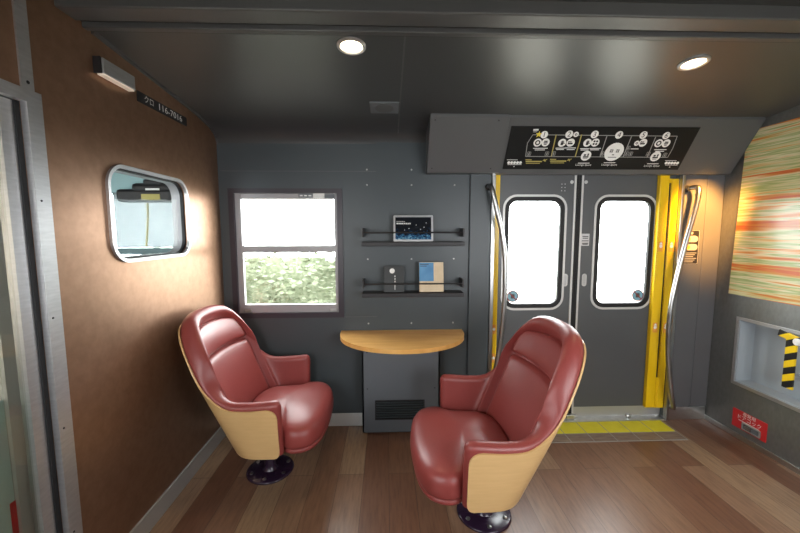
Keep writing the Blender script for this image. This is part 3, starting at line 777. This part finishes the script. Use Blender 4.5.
    def stack(levels, close_top, close_bot=True):
        bm = B(); rs = []
        for ins, z, tilt in levels:
            rs.append([bm.verts.new((p.x, p.y, z + tilt * (p.x - .12))) for p in outline(ins)])
        m = len(rs[0])
        for a, b in zip(rs, rs[1:]):
            for k in range(m): bm.faces.new((a[k], a[(k + 1) % m], b[(k + 1) % m], b[k]))
        if close_top:
            c = bm.verts.new((.12, 0, close_top))
            for k in range(m): bm.faces.new((rs[-1][k], rs[-1][(k + 1) % m], c))
        else: bm.faces.new(rs[-1])
        bm.faces.new(rs[0]); return bm
    seat = new('seat_cushion', stack([(.016, .322, 0), (.004, .326, 0), (.0, .334, 0), (-.003, .350, 0), (.0, .385, .005), (.006, .403, .01), (.017, .418, .015), (.036, .430, .018), (.07, .440, .02), (.10, .447, .02), (.30, .456, .02), (.5, .463, .02), (.75, .468, .01), (.95, .4705, .003)], .471), 'leather', t, smooth=True, angle=60)
    new('seat_border', stack([(.04, .290, 0), (.022, .292, 0), (.010, .298, 0), (.006, .307, 0), (.010, .317, 0), (.02, .322, 0)], None), 'leather', seat, smooth=True, angle=60)
    # ---- swivel base
    bm = B(); box(bm, -.06, .255, -.13, .13, .232, .290, bev=.006); new('seat_bracket', bm, 'purple_light', t)
    new('pedestal_column', lathe(B(), [(.05, .012), (.036, .03), (.032, .05), (.032, .22), (.06, .235)], 28), 'purple', t, smooth=True, angle=50)
    fl = new('base_plate', lathe(B(), [(.136, 0), (.138, .004), (.136, .011), (.130, .014), (.05, .016), (0, .016)], 48), 'purple', t, smooth=True, angle=50)
    for k in range(6):
        a = R(30 + 60 * k)
        new('bolt', lathe(B(), [(.011, 0), (.011, .004), (.007, .0065), (0, .007)], 12, Matrix.Translation((.108 * cos(a), .108 * sin(a), .0145))), 'chrome', fl, smooth=True)
    return t
def copy_tree(o, parent=None):
    c = o.copy(); C.objects.link(c); c.parent = parent
    for ch in list(o.children): copy_tree(ch, c)
    return c
ch1 = make_chair('red leather tub chair with ash shell under the window, left of the half-round table')
ch2 = copy_tree(ch1)
ch1.location = (-.722, -.488, 0); ch1.rotation_euler = (0, 0, R(0)); ch1['group'] = 'red swivel tub chairs'
ch2.location = (.487, -.870, 0); ch2.rotation_euler = (0, 0, R(180)); ch2['group'] = 'red swivel tub chairs'
ch2['label'] = 'red leather tub chair with ash shell before the passenger door, right of the table'

# ------------------------------------------------------------------ left wall things
t = thing('wall_light', 'brushed steel wall light high on the brown left wall', 'wall light', (XL, -.935, 2.075))
bm = B(); box(bm, .004, .036, -.092, .092, .006, .066, bev=.003); new('light_cover', bm, 'alu', t)
bm = B(); box(bm, .006, .033, -.088, .088, .0, .008, bev=.002); new('light_lens', bm, 'sconce_lens', t)
bm = B(); box(bm, 0, .030, -.099, -.092, .004, .068, bev=.001); new('end_cap', bm, 'shelf', t); bm = B(); box(bm, 0, .030, .092, .099, .004, .068, bev=.001); new('end_cap', bm, 'shelf', t)
t = thing('number_plate', 'dark strip with the white car number high on the brown left wall', 'number plate', (XL, -.575, 2.082))
ml0 = frame_of((0, 0, 0), (0, 1, 0), (0, 0, 1))
new('plate_strip', plate(B(), [rrect(0, 0, .42, .05, .006, 3)], 0, .002, ml0), 'black', t)
bm = B(); text(bm, 'クロ', .038, ml0 @ Matrix.Translation((-.125, 0, .0036))); text(bm, '116-7016', .046, ml0 @ Matrix.Translation((.05, 0, .0036)), sx=1.25)
new('plate_lettering', bm, 'white', t)

# sliding door of the left wall
fr = struct('trim_8', plate(B(), [[(-1.282, 0), (-1.282, 1.905), (-2.4, 1.905), (-2.4, 1.865), (-1.335, 1.865), (-1.335, 0)]], -.01, .012, ML), 'alu')
for z in (.35, .75, 1.15, 1.55): struct('screw', lathe(B(), [(.004, 0), (.003, .002), (0, .002)], 8, ML @ Matrix.Translation((-1.318, z, .012))), 'black', fr)
struct('seal', plate(B(), [rect(-1.352, -1.335, 0, 1.865)], -.03, -.012, ML), 'rubber', fr)
def glass_door(name, y1, y0, deep, red):
    d = struct(name, plate(B(), [rect(y0, y1, .01, 1.862), rect(y0 + .04, y1 - .042, .10, 1.82)], deep - .03, deep, ML), 'alu_light' if red else 'alu')
    struct('door_pane', plate(B(), [rect(y0 + .035, y1 - .037, .095, 1.825)], deep - .018, deep - .012, ML), 'glass_dark', d)
    if red: struct('door_stripe', plate(B(), [rect(y1 - .062, y1 - .044, .10, .55)], deep - .011, deep - .009, ML), 'red', d)
    return d
glass_door('door_3', -1.352, -2.35, -.018, False)
d4 = glass_door('door_4', -1.365, -2.3, -.075, True)
struct('bright_glass_fill', plate(B(), [rect(-2.26, -1.41, .10, .90)], -.095, -.086, ML), 'teal_light', d4)  # brightness of the pale lower glass put into a solid teal sheet

# vestibule behind the oval window
bm = B(); bm.faces.new([bm.verts.new(p) for p in ((-1.90, .014, 1.337), (-1.43, .014, 1.337), (-1.43, .014, 1.71), (-1.90, .014, 1.71))])
cur = tag(new('window_curtain', bm, 'sheet'), 'white sheer curtain with a yellow cord seen through the rounded window', 'curtain')
new('pull_cord', tube(B(), [(-1.66, .004, 1.70), (-1.665, .004, 1.55), (-1.68, .004, 1.42), (-1.69, .004, 1.345)], .007, 6), 'khaki_print', cur)
bm = B(); box(bm, -1.985, -1.5, -.012, .012, 1.288, 1.335, bev=.003); tag(new('window_rail', bm, 'teal_dark'), 'dark blue bar across the curtained window beyond the rounded window', 'rail')
t = thing('equipment_box', 'black equipment case with a yellow label seen through the rounded window', 'case', (-1.60, -.002, 1.645))
bm = B(); box(bm, -.20, .165, -.10, 0, .0, .085, bev=.02); box(bm, -.10, .15, -.10, 0, .06, .125, bev=.025); box(bm, -.02, .11, -.10, 0, .11, .15, bev=.015); new('case_body', bm, 'black', t)
bm = B(); box(bm, -.03, .09, -.103, -.099, .012, .05); new('case_label', bm, 'khaki_print', t)
bm = B(); box(bm, .0, .09, -.103, -.099, .075, .088); new('case_print', bm, 'white', t)
bm = B(); box(bm, -2.40, -1.98, -.012, 0, 1.72, 1.95); box(bm, -1.72, -1.43, -.012, 0, 1.80, 1.95); box(bm, -2.02, -1.93, -.06, 0, 1.71, 1.98)
box(bm, -2.4, -1.22, -.004, 0, 1.0, 1.27); box(bm, -2.4, -1.22, -.006, 0, 1.715, 2.04); box(bm, -1.425, -1.22, -.006, 0, 1.0, 2.04)
struct('trim_9', bm, 'teal')

# ------------------------------------------------------------------ right wall things
t = thing('striped_panel', 'glossy orange and green striped panel on the right wall', 'wall panel', (XR, -.15, 1.0))
bm = plate(B(), [[(-.03, 0), (1.6, -.0), (1.6, 1.11), (.005, 1.11)]], .004, .014, frame_of((0, 0, 0), (0, -1, 0), (0, 0, 1))); new('striped_face', bm, 'stripes', t)
bm = plate(B(), [rect(0, 1.58, .01, 1.10)], 0, .004, frame_of((0, 0, 0), (0, -1, 0), (0, 0, 1))); new('panel_backing', bm, 'alu', t)
t = thing('wall_niche', 'recessed grey equipment niche with aluminium frame low in the right wall', 'niche', (XR, 0, NZ0))
H = NZ1 - NZ0; D = .11
mn = frame_of((0, 0, 0), (0, -1, 0), (0, 0, 1))
bm = plate(B(), [rect(NY0 + .001, NY1 - .001, 0.001, H - .001)], -D - .008, -D, mn)
box(bm, 0, D, -NY0 - .009, -NY0 - .001, .001, H - .001); box(bm, 0, D, -NY1 + .001, -NY1 + .009, .001, H - .001); box(bm, 0, D, -NY1 + .001, -NY0 - .001, .001, .009); box(bm, 0, D, -NY1 + .001, -NY0 - .001, H - .009, H - .001)
new('niche_liner', bm, 'niche_grey', t)
new('niche_frame', plate(B(), [rect(NY0 - .014, NY1 + .014, -.016, H + .014), rect(NY0 + .006, NY1 - .006, .006, H - .006)], 0, .010, mn), 'alu', t)
# hazard bar
t = thing('hazard_bar', 'black and yellow striped lever hanging in the niche of the right wall', 'lever', (XR + .03, -.532, .83))
bm = B(); box(bm, -.045, -.033, -.042, .018, -.345, -.04, bev=.003); new('lever_bar', bm, 'hazard', t)
bm = B(); box(bm, -.045, -.033, -.07, .06, -.048, -.005, Matrix.Rotation(R(12), 4, 'X'), bev=.003); new('lever_head', bm, 'hazard', t)
new('pivot', lathe(B(), [(.022, 0), (.022, .05), (.016, .056), (0, .056)], 18, frame_of((-.0, -.045, -.045), (0, -1, 0), (0, 0, 1))), 'white', t, smooth=True)
bm = B(); box(bm, -.036, .078, -.012, .012, -.30, -.27, bev=.004); new('lever_mount', bm, 'alu', t)
# red door-cock sign
t = thing('emergency_sign', 'red emergency door release sign with white lettering low on the right wall', 'sign', (XR, -.335, .14))
new('sign_face', plate(B(), [rect(-.115, .115, -.066, .062)], 0, .004, mn), 'red', t)
bm = B(); text(bm, '非常用', .03, mn @ Matrix.Translation((.0, .045, .0046))); text(bm, 'ドアコック', .034, mn @ Matrix.Translation((.0, .015, .0046)))
plate(bm, [rect(-.07, .07, -.008, -.004)], .004, .0046, mn)
new('sign_lettering', bm, 'white', t)
k = new('release_frame', plate(B(), [rrect(.02, -.034, .125, .05, .008, 3), rrect(.02, -.034, .105, .034, .006, 3)], .004, .009, mn), 'alu', t)
new('release_recess', plate(B(), [rrect(.02, -.034, .105, .034, .006, 3)], .004, .0055, mn), 'cabinet_grey', k)
new('release_latch', plate(B(), [rrect(.0, -.034, .045, .018, .004, 3)], .0055, .012, mn), 'chrome', k)
# info label beside the door
t = thing('button_label', 'small grey label with two pale ovals on the panel right of the passenger door', 'label', (2.222, -.012, 1.325))
new('label_plate', plate(B(), [rrect(0, 0, .12, .255, .008, 3)], 0, .002, MB_), 'shelf', t)
bm = B(); plate(bm, [rrect(0, 0, .115, .25, .008, 3), rrect(0, 0, .108, .243, .006, 3)], .002, .003, MB_)
for z in (.06, .0): plate(bm, [rrect(0, z, .095, .046, .022, 6)], .002, .003, MB_)
for k in range(6): plate(bm, [rect(-.045, .045 - .012 * (k % 3), -.045 - .013 * k, -.040 - .013 * k)], .002, .0026, MB_)
plate(bm, [disc(0, .103, .009, 12)], .002, .003, MB_)
new('label_print', bm, 'grey_print', t)
bm = B()
for z in (.06, .0): plate(bm, [disc(-.022, z, .015, 16)], .003, .0036, MB_)
new('label_dots', bm, 'orange', t)

# ------------------------------------------------------------------ ceiling things
def ceil_z(y):
    for (ya, za), (yb, zb) in zip(prof, prof[1:]):
        if yb <= y <= ya: return za + (zb - za) * (y - ya) / (yb - ya)
    return 2.24
slope = math.atan2(-.046, .5)
def downlight(x, y, label):
    t = thing('downlight', label, 'ceiling light', (x, y, ceil_z(y) - .001), rot=(slope, 0, 0), group='warm ceiling downlights')
    new('light_ring', lathe(B(), [(.062, .002), (.062, -.004), (.056, -.008), (.048, -.007), (.044, .001), (.044, .002)], 32), 'alu', t, smooth=True)
    new('light_lens', lathe(B(), [(.045, .002), (.045, -.001), (0, -.003)], 32), 'lamp', t, smooth=True)
    L = bpy.data.lights.new('downlight_beam', 'SPOT'); L.energy = 14; L.color = (1., .74, .45); L.spot_size = R(120); L.spot_blend = .8; L.shadow_soft_size = .045
    o = bpy.data.objects.new('downlight_beam', L); C.objects.link(o); o.location = (x, y, ceil_z(y) - .02)
downlight(-.15, -.955, 'round warm downlight in the ceiling left of the panel seam')
downlight(1.43, -.865, 'round warm downlight in the ceiling in front of the passenger door')
t = thing('ceiling_speaker', 'small square grey plate on the ceiling above the wall shelves', 'ceiling plate', (-.015, -.36, ceil_z(-.36)), rot=(slope, 0, 0))
bm = B(); box(bm, -.085, .085, -.075, .075, -.006, 0.002, bev=.003); new('plate_body', bm, 'cabinet_grey', t)
new('plate_grille', lathe(B(), [(.055, -.006), (.055, -.0075), (0, -.0075)], 32), 'header', t)
bm = B()
for (ya, za), (yb, zb) in zip(prof[3:], prof[4:]):
    L = math.hypot(yb - ya, zb - za); box(bm, .072, .080, 0, L, -.0015, .001, frame_of((0, ya, za), (-1, 0, 0), (0, yb - ya, zb - za)) @ Matrix.Diagonal((-1, 1, 1, 1)))
struct('trim_10', bm, 'header')

# ------------------------------------------------------------------ floor markings
t = thing('floor_strip', 'yellow floor strip along the passenger door threshold', 'floor strip', (1.45, 0, 0))
bm = B()
for i in range(8):
    x0 = -.685 + i * .164; plate(bm, [[(x0, -.175), (x0 + .162, -.175), (x0 + .162, -.024), (x0, -.024)]], 0, .0022)
new('yellow_band', bm, 'yellow_mat', t)
bm = B()
for i in range(8):
    x0 = -.685 + i * .164; plate(bm, [rect(x0 + .002, x0 + .160, -.275, -.178)], 0, .002)
new('tile_row', bm, 'tile', t)
bm = B()
for i in range(9):
    x0 = -.687 + i * .164; plate(bm, [rect(x0 - .0025, x0 + .0025, -.278, -.024)], 0, .0025)
plate(bm, [rect(-.687, .628, -.281, -.276)], 0, .0025); plate(bm, [rect(-.687, .628, -.179, -.175)], 0, .0025)
new('seam_lines', bm, 'grey_print', t)

# ------------------------------------------------------------------ outside
win3 = B(); win3.faces.new([win3.verts.new(p) for p in ((-2.42, -1.36, 1.04), (-2.42, -.04, 1.04), (-2.42, -.04, 1.69), (-2.42, -1.36, 1.69))]); struct('window_3', win3, 'sheet_far')  # translucent sheet added over the far vestibule opening to dim its daylight
struct('ground', plate(B(), [rect(-14, 14, -10, 14)], -1.3, -1.25), 'ground')
bm = B(); random.seed(3)
for i in range(5200):
    x = random.uniform(-4.5, 1.5); z = random.uniform(-1.2, 1.10 + .10 * sin(x * 5) + .08 * sin(x * 13)); y = 3.2 + random.uniform(-.25, .25) + .12 * sin(x * 3 + z * 4)
    s = random.uniform(.04, .085); m_ = Matrix.Translation((x, y, z)) @ Matrix.Rotation(random.uniform(0, 6), 4, 'Z') @ Matrix.Rotation(random.uniform(0, 6), 4, 'X')
    vs = [bm.verts.new(m_ @ Vector(p)) for p in ((-s, 0, 0), (0, -s * .45, 0), (s, 0, 0), (0, s * .45, 0))]; bm.faces.new(vs)
box(bm, -4.6, 1.6, 3.5, 3.55, -1.25, 1.02)
hd = tag(new('hedge', bm, 'hedge'), 'pale sunlit green hedge outside the square window', 'hedge'); hd['kind'] = 'stuff'

# ------------------------------------------------------------------ light
w = bpy.data.worlds.new('World'); scene.world = w; w.use_nodes = True
bg = w.node_tree.nodes['Background']; bg.inputs[0].default_value = (.97, .985, 1., 1); bg.inputs[1].default_value = 18.0
def portal(x, y, z, sx, sy, rot):
    L = bpy.data.lights.new('portal', 'AREA'); L.shape = 'RECTANGLE'; L.size = sx; L.size_y = sy; L.cycles.is_portal = True
    o = bpy.data.objects.new('portal', L); C.objects.link(o); o.location = (x, y, z); o.rotation_euler = rot
rb = (R(-90), 0, 0); rf = (R(90), 0, 0)
portal(-.71, .07, 1.285, .70, .82, rb); portal(1.09, .10, 1.28, .42, .78, rb); portal(1.76, .10, 1.28, .44, .78, rb); portal(-1.7, .08, 1.49, .55, .44, rb)
portal(-.70, YF - .06, 1.35, .5, .7, rf); portal(1.09, YF - .06, 1.3, .48, .8, rf); portal(1.76, YF - .06, 1.3, .48, .8, rf); portal(-1.82, YF - .06, 1.35, .9, .95, rf); portal(-2.45, -.75, 1.25, .6, 1.2, (0, R(-90), 0))
L = bpy.data.lights.new('corner_beam', 'SPOT'); L.energy = 520; L.color = (1., .45, .09); L.spot_size = R(37); L.spot_blend = .9; L.shadow_soft_size = .04
o = bpy.data.objects.new('corner_beam', L); C.objects.link(o); o.location = (2.13, -.60, 2.12)
o.rotation_euler = (Vector((2.285, 0, 1.52)) - o.location).to_track_quat('-Z', 'Y').to_euler()

# ------------------------------------------------------------------ camera
yaw, pitch, roll = .034, .0976, -.0022
fw = Vector((sin(yaw) * cos(pitch), cos(yaw) * cos(pitch), -sin(pitch))); r = Vector((cos(yaw), -sin(yaw), 0)); u = r.cross(fw)
r2 = r * cos(roll) + u * sin(roll); u2 = -r * sin(roll) + u * cos(roll)
cam = bpy.data.cameras.new('camera'); cam.sensor_width = 36; cam.lens = 360 * 36 / 800; cam.clip_start = .02
co = bpy.data.objects.new('camera', cam); C.objects.link(co)
mm = Matrix((r2, u2, -fw)).transposed().to_4x4(); mm.translation = (0, -2.58, 1.446); co.matrix_world = mm
scene.camera = co
scene.view_settings.view_transform = 'Standard'; scene.view_settings.look = 'None'; scene.view_settings.exposure = 0
